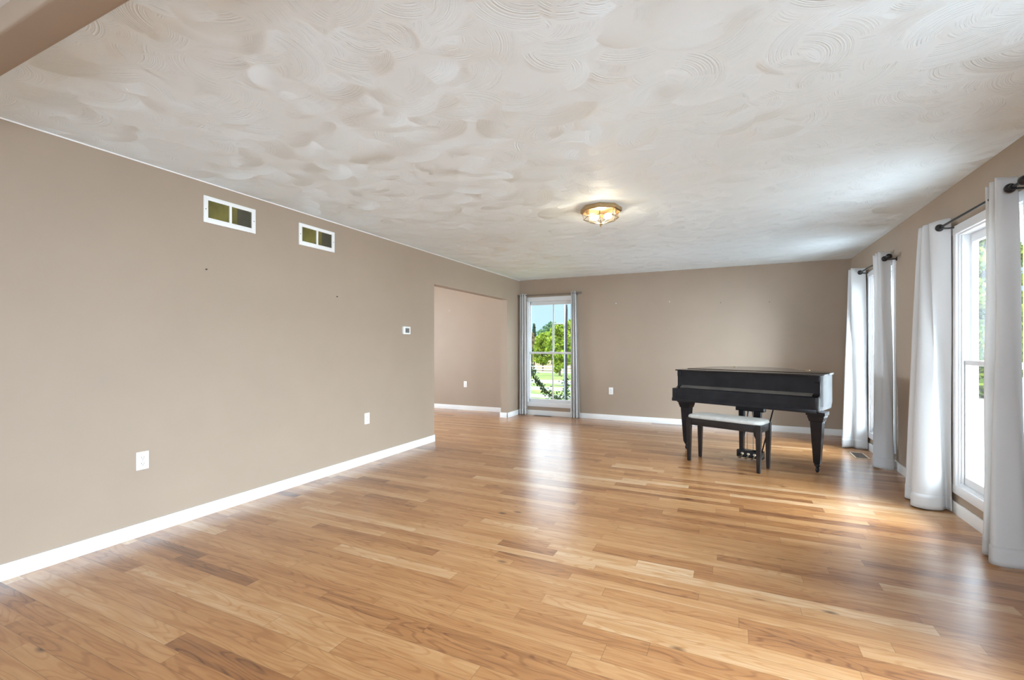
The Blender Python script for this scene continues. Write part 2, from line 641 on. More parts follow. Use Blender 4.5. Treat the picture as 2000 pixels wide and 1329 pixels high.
def stamp_ceiling():
    x0, x1, y0, y1 = XL, XR, 0.76, YF
    st = 0.0075
    nx = int((x1 - x0) / st) + 1
    ny = int((y1 - y0) / st) + 1
    xs = np.linspace(x0, x1, nx)
    ys = np.linspace(y0, y1, ny)
    H = np.zeros((ny, nx), np.float32)
    S = np.zeros((ny, nx), np.float32)
    TX = np.zeros((ny, nx), np.float32)
    TY = np.zeros((ny, nx), np.float32)
    rng = np.random.default_rng(5)
    count = 3200
    for k in range(count):
        R = rng.uniform(0.13, 0.29)
        cx = rng.uniform(x0 - .1, x1 + .1)
        cy = rng.uniform(y0 - .1, y1 + .1)
        th = rng.normal(math.radians(95), 1.0) if rng.random() < .75 else rng.uniform(0, 2 * PI)
        hw = rng.uniform(0.5, 1.0)
        inn = rng.uniform(0.3, 0.55)
        sg = rng.choice((-1, 1))
        i0, i1 = np.searchsorted(xs, [cx - R, cx + R])
        j0, j1 = np.searchsorted(ys, [cy - R, cy + R])
        if i1 - i0 < 3 or j1 - j0 < 3:
            continue
        X, Y = np.meshgrid(xs[i0:i1] - cx, ys[j0:j1] - cy)
        r = np.hypot(X, Y)
        an = (np.arctan2(Y, X) - th + PI) % (2 * PI) - PI
        edge = R * (1 - 0.10 * (an / hw) ** 2)
        mask = (np.abs(an) < hw) & (r < edge) & (r > inn * R)
        t = (r / R)
        amp = rng.uniform(0.0006, 0.0018)
        side = rng.uniform(-0.35, 0.35)
        h = amp * (t ** 1.8) * (1 + side * an / hw) + amp * 0.25
        fade = np.clip((t - inn) / 0.25, 0, 1) * np.clip((hw - an * sg) / 0.45, 0, 1)
        sub = H[j0:j1, i0:i1]
        sub[mask] = (sub * (1 - fade) + h * fade)[mask]
        ss = S[j0:j1, i0:i1]
        ss[mask] = (r + k * 1.37 + 0.02 * an)[mask]
        # the brush leaves each stroke tilted, steeper towards its rim
        g = rng.normal(0.02, 0.078)
        ta = rng.normal(0, 0.082)
        ux, uy = np.cos(an + th), np.sin(an + th)
        gr = g * t
        sx, sy = TX[j0:j1, i0:i1], TY[j0:j1, i0:i1]
        f2 = np.clip((t - inn) / 0.35, 0, 1) * np.clip((hw - an * sg) / 0.45, 0, 1)
        sx[mask] = (sx * (1 - f2) + (gr * ux - ta * uy) * f2)[mask]
        sy[mask] = (sy * (1 - f2) + (gr * uy + ta * ux) * f2)[mask]
    # flatten a little near the wall edges and soften the ledges
    for _ in range(3):
        P = np.pad(H, 1, mode='edge')
        H = (P[:-2, 1:-1] + P[2:, 1:-1] + P[1:-1, :-2] + P[1:-1, 2:] + 2 * P[1:-1, 1:-1]) / 6
    gx, gy = np.meshgrid(xs, ys)
    H *= np.clip(np.minimum(np.minimum(gx - x0, x1 - gx), y1 - gy) / 0.06, 0, 1)
    co = np.stack([gx, gy, ZC - H], -1).reshape(-1, 3).astype(np.float32)
    idx = np.arange(nx * ny).reshape(ny, nx)
    q = np.stack([idx[:-1, :-1], idx[1:, :-1], idx[1:, 1:], idx[:-1, 1:]], -1).reshape(-1, 4)
    me = bpy.data.meshes.new('ceiling')
    me.vertices.add(len(co))
    me.vertices.foreach_set('co', co.ravel())
    me.loops.add(q.size)
    me.loops.foreach_set('vertex_index', q.ravel().astype(np.int32))
    me.polygons.add(len(q))
    me.polygons.foreach_set('loop_start', np.arange(0, q.size, 4, dtype=np.int32))
    me.polygons.foreach_set('use_smooth', np.ones(len(q), bool))
    at = me.attributes.new('stroke', 'FLOAT', 'POINT')
    at.data.foreach_set('value', S.ravel())
    Q = np.pad(S, 1, mode='edge')
    jump = np.maximum.reduce([np.abs(Q[1:-1, 1:-1] - Q[a:a + ny, b:b + nx]) for a in range(3) for b in range(3)])
    quiet = (jump < 0.02).astype(np.float32)
    at = me.attributes.new('even', 'FLOAT', 'POINT')
    at.data.foreach_set('value', quiet.ravel())
    at = me.attributes.new('tilt', 'FLOAT_VECTOR', 'POINT')
    at.data.foreach_set('vector', np.stack([TX, TY, np.zeros_like(TX)], -1).ravel())
    me.update(calc_edges=True)
    me.materials.append(M['ceiling'])
    o = bpy.data.objects.new('ceiling', me)
    C.objects.link(o)
    struct(o, 'white swirl textured plaster ceiling', 'ceiling')


stamp_ceiling()
w = MB()
w.box(XL - WT, XR + .16, NEAR - .15, YF + .16, ZC + 0.012, ZC + 0.25)
w.box(XL, XR, NEAR, 0.72, ZC, ZC + .02)
w.box(XD - .15, XL - WT, 2.45, YF + .16, ZC, ZC + 0.25)
struct(w.build('ceiling', M['flatceiling']), 'flat white ceilings of the adjoining rooms', 'ceiling')


def plank_floor():
    x0, x1, y0, y1 = XD, XR, NEAR, YF
    rng = random.Random(11)
    V, F, UV, T, S, SE = [], [], [], [], [], []
    sw = 0.0011

    def quad(xa, xb, ya, yb, tone, seed, seam, ox, oy):
        i = len(V)
        V.extend([(xa, ya, 0), (xb, ya, 0), (xb, yb, 0), (xa, yb, 0)])
        F.append((i, i + 1, i + 2, i + 3))
        UV.extend([(xa - ox, ya - oy), (xb - ox, ya - oy), (xb - ox, yb - oy), (xa - ox, yb - oy)])
        T.append(tone); S.append(seed); SE.append(seam)
    y = y0
    while y < y1 - 1e-4:
        wd = rng.choice((0.072, 0.083, 0.083, 0.09, 0.105))
        yb = min(y + wd, y1)
        x = x0 - rng.uniform(0, 0.8)
        row = rng.gauss(0, 0.03)
        while x < x1 - 1e-4:
            ln = rng.choice((rng.uniform(0.3, 0.7), rng.uniform(0.5, 1.2), rng.uniform(0.9, 1.8)))
            xa, xb = max(x, x0), min(x + ln, x1)
            x += ln
            if xb - xa < 1e-3:
                continue
            tone = min(max(rng.gauss(0.12, 0.15) + row, -0.26), 0.45)
            seed = rng.random()
            ox, oy = xa, y
            quad(xa + sw, xb - sw, y + sw, yb - sw, tone, seed, 0.0, ox, oy)
            quad(xa, xb, y, y + sw, tone, seed, 1.0, ox, oy)
            quad(xa, xb, yb - sw, yb, tone, seed, 1.0, ox, oy)
            quad(xa, xa + sw, y + sw, yb - sw, tone, seed, 1.0, ox, oy)
            quad(xb - sw, xb, y + sw, yb - sw, tone, seed, 1.0, ox, oy)
        y = yb
    me = bpy.data.meshes.new('floor')
    me.from_pydata(V, [], F)
    uvl = me.uv_layers.new(name='plank')
    uvl.data.foreach_set('uv', np.array(UV, np.float32).ravel())
    for nme, arr in (('tone', T), ('seed', S), ('seam', SE)):
        a = me.attributes.new(nme, 'FLOAT', 'FACE')
        a.data.foreach_set('value', np.array(arr, np.float32))
    me.materials.append(M['floor'])
    o = bpy.data.objects.new('floor', me)
    C.objects.link(o)
    struct(o, 'honey oak plank floor', 'floor')


plank_floor()

# baseboards
BH, BT = 0.088, 0.014


def base(name, boxes, label):
    b = MB()
    for x0, x1, y0, y1 in boxes:
        b.box(x0, x1, y0, y1, 0, BH, bevel=0.003)
    struct(b.build(name, M['trim'], smooth=40), label, 'baseboard')


base('baseboard_left', [(XL, XL + BT, NEAR, OP0 + BT), (XL, XL + BT, OP1 - BT, YF),
                        (XL - WT - BT, XL + BT, OP1 - BT, OP1), (XL - WT - BT, XL + BT, OP0, OP0 + BT)], 'white baseboard along the left wall')
base('baseboard_far', [(XL + BT, XR, YF - BT, YF)], 'white baseboard along the far wall')
base('baseboard_dining', [(XD, XL - WT, YF - BT, YF)], 'white baseboard in the next room seen through the opening')
base('baseboard_right', [(XR - BT, XR, NEAR, YF - BT)], 'white baseboard along the right wall')


# ------------------------------------------------------------------ windows
# local frame: x across, +y outward, wall face at y = 0, z up
def make_window(name, muntin_x=0.0):
    r = empty(name)
    r['kind'] = 'structure'
    m = MB()
    cw = 0.057
    m.box(-HW - cw, -HW + .006, -0.016, 0.004, WZ0 - 0.005, WZ1 + cw, bevel=.004)
    m.box(HW - .006, HW + cw, -0.016, 0.004, WZ0 - 0.005, WZ1 + cw, bevel=.004)
    m.box(-HW - cw - .004, HW + cw + .004, -0.018, 0.004, WZ1 - .006, WZ1 + cw, bevel=.004)
    m.box(-HW - cw - .004, HW + cw + .004, -0.018, 0.004, WZ0 - 0.062, WZ0 + .006, bevel=.004)
    m.build('casing', M['vinyl'], r, smooth=40)
    m = MB()
    t = 0.018
    m.box(-HW, -HW + t, 0, 0.106, WZ0, WZ1)
    m.box(HW - t, HW, 0, 0.106, WZ0, WZ1)
    m.box(-HW, HW, 0, 0.106, WZ1 - t, WZ1)
    m.box(-HW, HW, 0, 0.120, WZ0, WZ0 + t)
    # stops and tracks
    for s in (-1, 1):
        m.box(min(s * (HW - t), s * (HW - t - .012)), max(s * (HW - t), s * (HW - t - .012)), 0.012, 0.024, WZ0, WZ1, bevel=.003)
        m.box(min(s * (HW - t), s * (HW - t - .008)), max(s * (HW - t), s * (HW - t - .008)), 0.0585, 0.0615, WZ0, WZ1)
    m.build('jamb', M['vinyl'], r, smooth=40)
    zi0, zi1, hw = WZ0 + t, WZ1 - t, HW - t
    mid = 1.118

    def sash(nm, z0, z1, y0, y1, rb, rt):
        st = 0.024
        f = MB()
        f.box(-hw, -hw + st, y0, y1, z0, z1, bevel=.004)
        f.box(hw - st, hw, y0, y1, z0, z1, bevel=.004)
        f.box(-hw, hw, y0, y1, z0, z0 + rb, bevel=.004)
        f.box(-hw, hw, y0, y1, z1 - rt, z1, bevel=.004)
        o = f.build(nm, M['vinyl'], r, smooth=40)
        g = MB()
        yc = (y0 + y1) / 2
        g.box(-hw + st, hw - st, yc - .003, yc + .003, z0 + rb, z1 - rt)
        g.build('glass_pane', M['glass'], o)
        k = MB()
        k.box(muntin_x - .011, muntin_x + .011, y0 + .006, y1 - .006, z0 + rb, z1 - rt, bevel=.003)
        k.build('muntin', M['vinyl'], o)
        return o
    lo = sash('lower_sash', zi0, mid + .018, 0.026, 0.058, 0.056, 0.036)
    sash('upper_sash', mid - .018, zi1, 0.062, 0.094, 0.036, 0.062)
    k = MB()
    k.box(-.03, .03, 0.030, 0.056, mid + .018, mid + .026, bevel=.003)
    k.box(-.006, .03, 0.034, 0.048, mid + .026, mid + .036, bevel=.003)
    k.build('sash_lock', M['plate'], lo, smooth=40)
    return r


wf = make_window('window_1', 0.045)
wf.location = (FWC, YF, 0)
tag(wf, 'white double hung window in the far wall showing sky and fences', 'window')
lab = ('white double hung window between the two far right curtains near the piano',
       'white double hung window between the two nearest right curtains', 'white window nearest the camera on the right wall')
wr = make_window('window_2', 0.0)
for i, cy in enumerate(WIN_Y):
    o = wr if i == 0 else copy_tree(wr)
    o.name = 'window_%d' % (i + 2)
    o.location = (XR, cy, 0)
    o.rotation_euler = (0, 0, -PI / 2)
    tag(o, lab[i], 'window')


# ------------------------------------------------------------------ curtain rods and curtains
def catmull(pts, n):
    P = [Vector((*p, 0)) for p in pts]
    P = [P[0] * 2 - P[1]] + P + [P[-1] * 2 - P[-2]]
    out = []
    m = len(P) - 3
    for k in range(n):
        s = k / (n - 1) * m
        i = min(int(s), m - 1)
        t = s - i
        a, b, c, d = P[i:i + 4]
        out.append(0.5 * ((2 * b) + (c - a) * t + (2 * a - 5 * b + 4 * c - d) * t * t + (3 * b - a - 3 * c + d) * t ** 3))
    return out


def make_curtain(label, top, bot, ztop, zbot, rodz, seed=0, group='white curtain panels'):
    rng = random.Random(seed)
    n = 110
    A, B = catmull(top, n), catmull(bot, n)
    cx = sum(p.x for p in B) / n
    cy = sum(p.y for p in B) / n
    r = empty('curtain', (cx, cy, 0))
    zs = [ztop, ztop - .03, rodz + .02, rodz, rodz - .025, rodz - .06] + [rodz - .06 - (rodz - .06 - zbot) * k / 34 for k in range(1, 35)]
    ph = [rng.uniform(0, 6.28) for _ in range(6)]

    def pt(k, z):
        t = (ztop - z) / (ztop - zbot)
        wgt = t ** 0.85
        # the ruffle above the rod pocket flares a little
        p = A[k] * (1 - wgt) + B[k] * wgt
        s = k / n
        amp = 0.004 * math.sin(PI * t)
        p = p + Vector((amp * math.sin(9 * s + 5 * t + ph[0]) + amp * .7 * math.sin(23 * s - 7 * t + ph[1]), amp * math.sin(11 * s + 6 * t + ph[2]), 0))
        return (p.x - cx, p.y - cy, z + 0.006 * math.sin(17 * s + ph[3]) * max(0, 1 - 6 * t))
    m = MB()
    m.loft([[pt(k, z) for k in range(n)] for z in zs], cap=False, closed=False)
    m.build('panel', M['curtain'], r, smooth=70, solid=0.0022)
    m = MB()
    hz = [zbot - .001 + .105 * k / 4 for k in range(5)]
    m.loft([[pt(k, z) for k in range(n)] for z in hz], cap=False, closed=False)
    m.build('hem', M['curtain'], r, smooth=70, solid=0.0065)
    tag(r, label, 'curtain', group)
    return r


def make_rod(name, length, mat, ball, label, far_bracket=True):
    """rod along local x centred on 0, wall at +y (0.09 behind), brackets at +-bs"""
    r = empty(name)
    m = MB()
    m.tube([(-length / 2, 0, 0), (length / 2, 0, 0)], 0.008, 12)
    m.build('rod', mat, r, smooth=40)
    return r


def finial_bm(x, s, rb):
    m = MB()
    rot = Matrix.Translation((x, 0, 0)) @ Matrix.Rotation(s * PI / 2, 4, 'Y')
    pr = [(0.008, -.002), (0.013, 0.0), (0.013, .008), (0.008, .012)]
    for k in range(9):
        a = PI * k / 8
        pr.append((max(rb * math.sin(a), .004 if k < 8 else 0.0005), .012 + rb - rb * math.cos(a)))
    m.lathe(pr, 18, mat=rot)
    return m


def bracket_bm(x, back):
    m = MB()
    m.lathe([(0.02, 0), (0.02, .005), (.012, .009)], 16, mat=Matrix.Translation((x, back, -.012)) @ Matrix.Rotation(PI / 2, 4, 'X'))
    m.tube([(x, back - .004, -.012), (x, back * .5, -.014), (x, 0.012, -.012), (x, 0, -.011)], 0.006, 8)
    return m


def collar_bm(x, rb):
    m = MB()
    m.sphere((x, 0, 0), rb, 18, (0.75, 1, 1))
    m.lathe([(.014, -rb - .006), (.017, -rb * .5), (.017, rb * .5), (.014, rb + .006)], 14, mat=Matrix.Translation((x, 0, 0)) @ Matrix.Rotation(PI / 2, 4, 'Y'))
    return m


def right_rod(cy, label, b_half=0.478):
    r = empty('curtain_rod', (1.431, cy, 2.125))
    r.rotation_euler = (0, 0, -PI / 2)       # local x -> -Y (towards camera), local y -> +X (wall)
    m = MB()
    m.tube([(-b_half - 0.31, 0, 0), (b_half + .10, 0, 0)], 0.008, 12)
    m.build('rod', M['rod'], r, smooth=40)
    finial_bm(b_half + .10, 1, 0.027).build('finial', M['rod'], r, smooth=50)
    finial_bm(-b_half - .31, -1, 0.027).build('finial', M['rod'], r, smooth=50)
    for s in (-1, 1):
        k = bracket_bm(s * b_half + .03, XR - 1.431).build('bracket', M['rod'], r, smooth=40)
        collar_bm(s * b_half, 0.027).build('collar', M['rod'], k, smooth=50)
    tag(r, label, 'curtain rod', 'black curtain rods on the right wall')
    return r


right_rod(WIN_Y[1], 'black curtain rod with ball finial over the nearest right window')
right_rod(WIN_Y[0], 'black curtain rod with ball finials over the farther right window by the piano')

r = empty('curtain_rod', (-2.87, 7.585, 2.15))
m = MB()
m.tube([(-.545, 0, 0), (.545, 0, 0)], 0.009, 12)
m.build('rod', M['rodgrey'], r, smooth=40)
for s in (-1, 1):
    finial_bm(s * .545, s, 0.021).build('finial', M['rodgrey'], r, smooth=50)
    bracket_bm(s * .50, YF - 7.585).build('bracket', M['rodgrey'], r, smooth=40)
tag(r, 'thin grey curtain rod over the window in the far wall', 'curtain rod')

make_curtain('bright white curtain on the far side of the nearest right window',
             [(1.495, 4.475), (1.42, 4.51), (1.395, 4.57), (1.465, 4.60), (1.39, 4.645), (1.40, 4.68), (1.465, 4.70), (1.395, 4.745), (1.405, 4.79), (1.46, 4.82)],
             [(1.496, 4.470), (1.480, 4.52), (1.43, 4.465), (1.34, 4.45), (1.275, 4.506), (1.31, 4.60), (1.40, 4.62), (1.30, 4.70), (1.33, 4.80), (1.45, 4.85)],
             2.185, 0.012, 2.125, 1)
make_curtain('greige curtain cut off by the right edge of the photo',
             [(1.445, 3.80), (1.42, 3.765), (1.47, 3.745), (1.412, 3.70), (1.415, 3.665), (1.465, 3.64), (1.40, 3.605), (1.405, 3.58), (1.48, 3.57)],
             [(1.43, 3.79), (1.40, 3.70), (1.44, 3.69), (1.371, 3.665), (1.366, 3.63), (1.42, 3.61), (1.345, 3.53), (1.353, 3.474), (1.466, 3.477), (1.500, 3.52)],
             2.205, 0.012, 2.125, 2)
make_curtain('bright white curtain nearest the far right corner beside the piano',
             [(1.49, 6.80), (1.43, 6.815), (1.35, 6.83), (1.40, 6.87), (1.345, 6.92), (1.43, 6.95), (1.36, 7.00), (1.40, 7.05), (1.46, 7.08)],
             [(1.500, 6.746), (1.39, 6.756), (1.365, 6.81), (1.30, 6.765), (1.248, 6.753), (1.30, 6.85), (1.36, 6.92), (1.29, 7.0), (1.45, 7.1)],
             2.185, 0.012, 2.125, 3)
make_curtain('greige curtain on the near side of the farther right window',
             [(1.40, 6.11), (1.42, 6.07), (1.46, 6.04), (1.395, 5.99), (1.40, 5.95), (1.46, 5.925), (1.395, 5.89), (1.41, 5.865), (1.49, 5.86)],
             [(1.42, 6.05), (1.37, 5.95), (1.43, 5.90), (1.337, 5.82), (1.357, 5.763), (1.417, 5.728), (1.485, 5.743), (1.500, 5.80)],
             2.205, 0.012, 2.125, 4)
make_curtain('white curtain at the left of the far window, in the room corner',
             [(-3.425, 7.60), (-3.405, 7.565), (-3.385, 7.60), (-3.365, 7.56), (-3.345, 7.60), (-3.325, 7.565), (-3.30, 7.60), (-3.285, 7.58)],
             [(-3.425, 7.60), (-3.405, 7.55), (-3.385, 7.60), (-3.36, 7.545), (-3.335, 7.60), (-3.31, 7.55), (-3.285, 7.60), (-3.27, 7.57)],
             2.175, 0.012, 2.15, 5)
make_curtain('white curtain at the right of the far window',
             [(-2.46, 7.60), (-2.445, 7.56), (-2.43, 7.60), (-2.415, 7.56), (-2.40, 7.60), (-2.385, 7.565), (-2.37, 7.60), (-2.36, 7.58)],
             [(-2.47, 7.60), (-2.445, 7.545), (-2.42, 7.60), (-2.395, 7.54), (-2.37, 7.60), (-2.345, 7.54), (-2.32, 7.60), (-2.29, 7.56)],
             2.185, 0.012, 2.15, 6)


# ------------------------------------------------------------------ grand piano
def outline(off=0.0):
    W = 0.731
    pts = [(-W, 0.13), (-W, 0.86)]
    # bass side rounding into the tail
    cx, cy, ra, rb = -0.29, 0.95, 0.441, 0.50
    for k in range(1, 10):
        a = PI - (PI / 2 + .35) * k / 9
        pts.append((cx + ra * math.cos(a), cy + rb * math.sin(a)))
    # bent side
    P0 = pts[-1]
    cur = [(P0[0], P0[1]), (0.13, 1.26), (0.25, 1.06), (0.38, 0.91), (0.54, 0.80), (0.66, 0.72), (0.716, 0.64), (W, 0.54)]
    for p in catmull(cur, 26)[1:]:
        pts.append((p.x, p.y))
    pts.append((W, 0.13))
    if off:
        n = len(pts)
        out = []
        for i, p in enumerate(pts):
            a = Vector(pts[i - 1]); b = Vector(pts[(i + 1) % n])
            if i in (0, n - 1):
                out.append((p[0] + off * (1 if p[0] > 0 else -1), p[1] - off))
                continue
            d = (b - a).normalized()
            nn = Vector((-d.y, d.x))
            out.append((p[0] + nn.x * off, p[1] + nn.y * off))
        return out
    return pts


def make_piano():
    r = empty('grand_piano', (0.075, 5.445, 0), -0.385)
    P = M['piano']
    W = 0.731
    # case
    m = MB()
    m.prism(outline(), 0.640, 0.944)
    m.prism([(p[0] * .992, p[1] * .994 + .003) for p in outline()], 0.600, 0.640)
    m.build('case', P, r, smooth=35)
    # key slip / keybed front with grooves
    m = MB()
    ci = W - 0.05
    prof = [(0.002, 0.632), (0.006, 0.655), (0.006, 0.6565), (0.010, 0.657), (0.010, 0.6595), (0.004, 0.660), (0.004, 0.700), (0.008, 0.7005), (0.008, 0.703), (0.004, 0.7035), (0.004, 0.736), (0.009, 0.743), (0.055, 0.743), (0.055, 0.632)]
    m.prism(prof, -ci, ci, axis='x')
    m.build('key_slip', P, r, smooth=25)
    m = MB()
    m.box(-W - .004, W + .002, -0.006, 0.20, 0.594, 0.632, bevel=.004)
    m.build('keybed', P, r, smooth=40)
    # cheeks
    for s in (-1, 1):
        prof = [(0.0, 0.632), (0.0, 0.744), (0.085, 0.746), (0.115, 0.757), (0.135, 0.775), (0.147, 0.80), (0.150, 0.83), (0.148, 0.855), (0.140, 0.872), (0.125, 0.880), (0.122, 0.885), (0.122, 0.944), (0.24, 0.944), (0.24, 0.632)]
        m = MB()
        x0, x1 = (W - .05, W) if s > 0 else (-W, -W + .05)
        m.prism(prof, x0, x1, axis='x', bevel=0.002)
        m.build('cheek', P, r, smooth=35)
    # closed fallboard
    m = MB()
    prof = [(0.0555, 0.705), (0.0555, 0.742), (0.072, 0.748), (0.135, 0.778), (0.150, 0.782), (0.165, 0.792), (0.186, 0.880), (0.188, 0.885), (0.23, 0.885), (0.23, 0.705)]
    m.prism(prof, -ci + .003, ci - .003, axis='x')
    fb = m.build('fallboard', P, r, smooth=25)
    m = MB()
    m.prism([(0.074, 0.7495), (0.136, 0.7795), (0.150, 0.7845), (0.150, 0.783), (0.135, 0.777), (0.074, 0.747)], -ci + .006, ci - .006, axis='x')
    m.build('fallboard_lip', M['lipsheen'], fb, smooth=25)  # strip carries the painted reflection along the lip
    m = MB()
    m.box(-ci + .003, ci - .003, 0.170, 0.23, 0.897, 0.944, bevel=.003)
    m.build('name_board', P, r, smooth=40)
    m = MB()
    m.box(-ci, ci, 0.2, 0.26, 0.885, 0.897)
    m.build('fallboard_gap', M['slot'], fb)
    # lid: front flap and main lid
    o = outline(0.014)
    hv = 0.40
    m = MB()
    m.prism([(o[0][0], 0.095), (o[0][0], hv), (o[-1][0], hv), (o[-1][0], 0.095)], 0.946, 0.960, bevel=.004)
    m.build('lid_flap', M['lidtop'], r, smooth=40)
    m = MB()
    main = [(o[0][0], hv + .004)] + [p for p in o if p[1] > hv + .01] + [(o[-1][0], hv + .004)]
    m.prism(main, 0.947, 0.964)
    m.build('lid', M['lidtop'], r, smooth=40)
    for u, v in ((-0.50, 1.22), (0.44, 0.86)):
        m = MB()
        m.box(u - .02, u + .02, v - .006, v + .006, 0.962, 0.970, bevel=.002)
        m.build('lid_hinge', M['abrass'], r)
    # legs
    for (u, v) in ((-0.660, 0.215), (0.700, 0.165), (-0.19, 1.14)):
        m = MB()

        def sq(h, z, dx=0.0):
            return [(u + dx - h, v - h, z), (u + dx + h, v - h, z), (u + dx + h, v + h, z), (u + dx - h, v + h, z)]
        rings = [sq(0.080, 0.598), sq(0.080, 0.566), sq(0.070, 0.562), sq(0.069, 0.544), sq(0.062, 0.526), sq(0.060, 0.508), sq(0.051, 0.502), sq(0.050, 0.485), sq(0.029, 0.105), sq(0.027, 0.092), sq(0.022, 0.088), sq(0.022, 0.075)]
        m.loft(rings)
        lg = m.build('leg', P, r, smooth=25)
        m = MB()
        m.lathe([(0.021, .076), (.024, .070), (.022, .062), (.014, .056), (.014, .05)], 16, (u, v, 0))
        m.sphere((u, v, 0.0275), 0.0275, 16, (0.62, 1, 1))
        m.build('caster', P, lg, smooth=50)
    # pedal lyre
    m = MB()
    lu, lv = 0.072, 0.18
    m.box(lu - .14, lu + .145, lv - .03, lv + .05, 0.535, 0.575, bevel=.004)
    m.box(lu - .14, lu - .10, lv - .03, lv + .05, 0.575, 0.600)
    m.box(lu + .11, lu + .15, lv - .03, lv + .05, 0.575, 0.600)
    for s in (-1, 1):
        h0, h1 = 0.026, 0.019
        cu = lu + s * .085
        m.loft([[(cu - h0, lv - .02, .536), (cu + h0, lv - .02, .536), (cu + h0, lv + .03, .536), (cu - h0, lv + .03, .536)],
                [(cu - h1, lv - .02, .10), (cu + h1, lv - .02, .10), (cu + h1, lv + .03, .10), (cu - h1, lv + .03, .10)]])
    m.box(lu - .125, lu + .125, lv - .04, lv + .07, 0.028, 0.108, bevel=.004)
    ly = m.build('pedal_lyre', P, r, smooth=40)
    for k in (-1, 0, 1):
        m = MB()
        pu = lu + k * .062
        m.sphere((pu, lv - .045, .075), 0.016, 14, (1, .4, 1))
        m.tube([(pu, lv - .03, .058), (pu, lv - .07, .054), (pu, lv - .105, .044)], 0.007, 8)
        m.sphere((pu, lv - .115, .043), 0.016, 14, (1, 1.5, .4))
        m.build('pedal', M['brass'], ly, smooth=50)
    m = MB()
    m.box(lu - .125, lu + .125, lv - .044, lv - .038, 0.024, 0.036)
    m.build('brass_strip', M['brass'], ly)
    for k in (-.03, .03):
        m = MB()
        m.tube([(lu + k, lv + .005, .12), (lu + k, lv + .005, .60)], 0.004, 8)
        m.build('pedal_rod', M['lead'], ly)
    for s in (-1, 1):
        m = MB()
        m.tube([(lu + s * .10, lv + .06, .10), (lu + s * .13, lv + .36, .60)], 0.007, 8)
        m.build('lyre_brace', P, ly)
    tag(r, 'black baby grand piano with closed lid standing before the far wall', 'piano')
    return r


make_piano()


def make_bench():
    ang = math.atan2(-0.26, 0.662)
    r = empty('piano_bench', (-0.398 - .018, 5.301 - .006, 0), ang)
    L, D = 0.745, 0.315
    m = MB()
    t = .02
    m.box(0.01, L - .01, 0.006, 0.006 + t, 0.392, 0.466, bevel=.002)
    m.box(0.01, L - .01, D - .006 - t, D - .006, 0.392, 0.466, bevel=.002)
    m.box(0.006, 0.006 + t, 0.01, D - .01, 0.392, 0.466, bevel=.002)
    m.box(L - .006 - t, L - .006, 0.01, D - .01, 0.392, 0.466, bevel=.002)
    m.box(0.01, L - .01, 0.01, D - .01, 0.455, 0.466)
    m.build('apron', M['bench'], r, smooth=40)
    for cu, cv in ((.023, .023), (L - .023, .023), (.023, D - .023), (L - .023, D - .023)):
        m = MB()
        rings = []
        for h, z in ((.023, .468), (.023, .385), (.0145, .004), (.012, 0.0)):
            rings.append([(cu - h, cv - h, z), (cu + h, cv - h, z), (cu + h, cv + h, z), (cu - h, cv + h, z)])
        m.loft(rings)
        m.build('leg', M['bench'], r, smooth=25)
    m = MB()

    def rr(ins, z):
        rad = 0.065 - ins * .5
        x0, x1, y0, y1 = ins, L - ins, ins, D - ins
        pts = []
        for cx, cy, a0 in ((x1 - rad, y1 - rad, 0), (x0 + rad, y1 - rad, PI / 2), (x0 + rad, y0 + rad, PI), (x1 - rad, y0 + rad, 1.5 * PI)):
            for k in range(7):
                a = a0 + PI / 2 * k / 6
                pts.append((cx + rad * math.cos(a), cy + rad * math.sin(a), z))
        return pts
    m.loft([rr(.004, .4665), rr(0.0, .474), rr(.002, .488), rr(.012, .498), rr(.035, .504), rr(.08, .506)])
    m.build('cushion', M['cushion'], r, smooth=60)
    tag(r, 'black wooden piano bench with pale grey padded seat', 'bench')


make_bench()


# ------------------------------------------------------------------ ceiling light
def octa(rad, z, rot):
    return [(rad * math.cos(rot + 2 * PI * k / 8), rad * math.sin(rot + 2 * PI * k / 8), z) for k in range(8)]


def make_ceiling_light(loc, power):
    r = empty('ceiling_light', (loc[0], loc[1], ZC - .004))
    rot = math.radians(10)
    m = MB()
    m.loft([octa(.172, 0.004, rot), octa(.178, -.006, rot), octa(.178, -.030, rot), octa(.170, -.036, rot), octa(.160, -.036, rot), octa(.158, -.012, rot)], cap=False)
    m.loft([octa(.16, -.010, rot), octa(.16, -.014, rot)])
    m.build('base', M['abrass'], r)
    m = MB()
    m.loft([octa(.158, -.034, rot), octa(.150, -.088, rot), octa(.012, -.135, rot)], cap=False)
    gl = m.build('glass_shade', M['lampglass'], r)
    m = MB()
    A, B, D = octa(.158, -.034, rot), octa(.150, -.088, rot), octa(.012, -.135, rot)
    for k in range(8):
        m.tube([A[k], B[k]], .0028, 6)
        m.tube([B[k], B[(k + 1) % 8]], .0028, 6)
        m.tube([B[k], D[k]], .0028, 6)
    m.build('came', M['lead'], gl)
    m = MB()
    m.lathe([(.004, -.130), (.017, -.134), (.017, -.139), (.008, -.143), (.010, -.150), (.006, -.157), (.001, -.162)], 14)
    m.build('finial', M['abrass'], r, smooth=50)
    for s in (-1, 1):
        m = MB()
        m.sphere((s * .06, 0, -.072), .026, 14, (1.5, 1, 1))
        b = m.build('bulb', M['bulb'], r, smooth=60)
        m = MB()
        m.tube([(s * .125, 0, -.05), (s * .095, 0, -.066)], .014, 10)
        m.build('socket', M['plate'], b)
    d = bpy.data.lights.new('lamp_glow', 'POINT')
    d.energy = power
    d.color = (1.0, 0.86, 0.66)
    d.shadow_soft_size = 0.05
    lo = bpy.data.objects.new('lamp_glow', d)
    lo.location = (0, 0, -.075)
    lo.parent = r
    C.objects.link(lo)
    return r


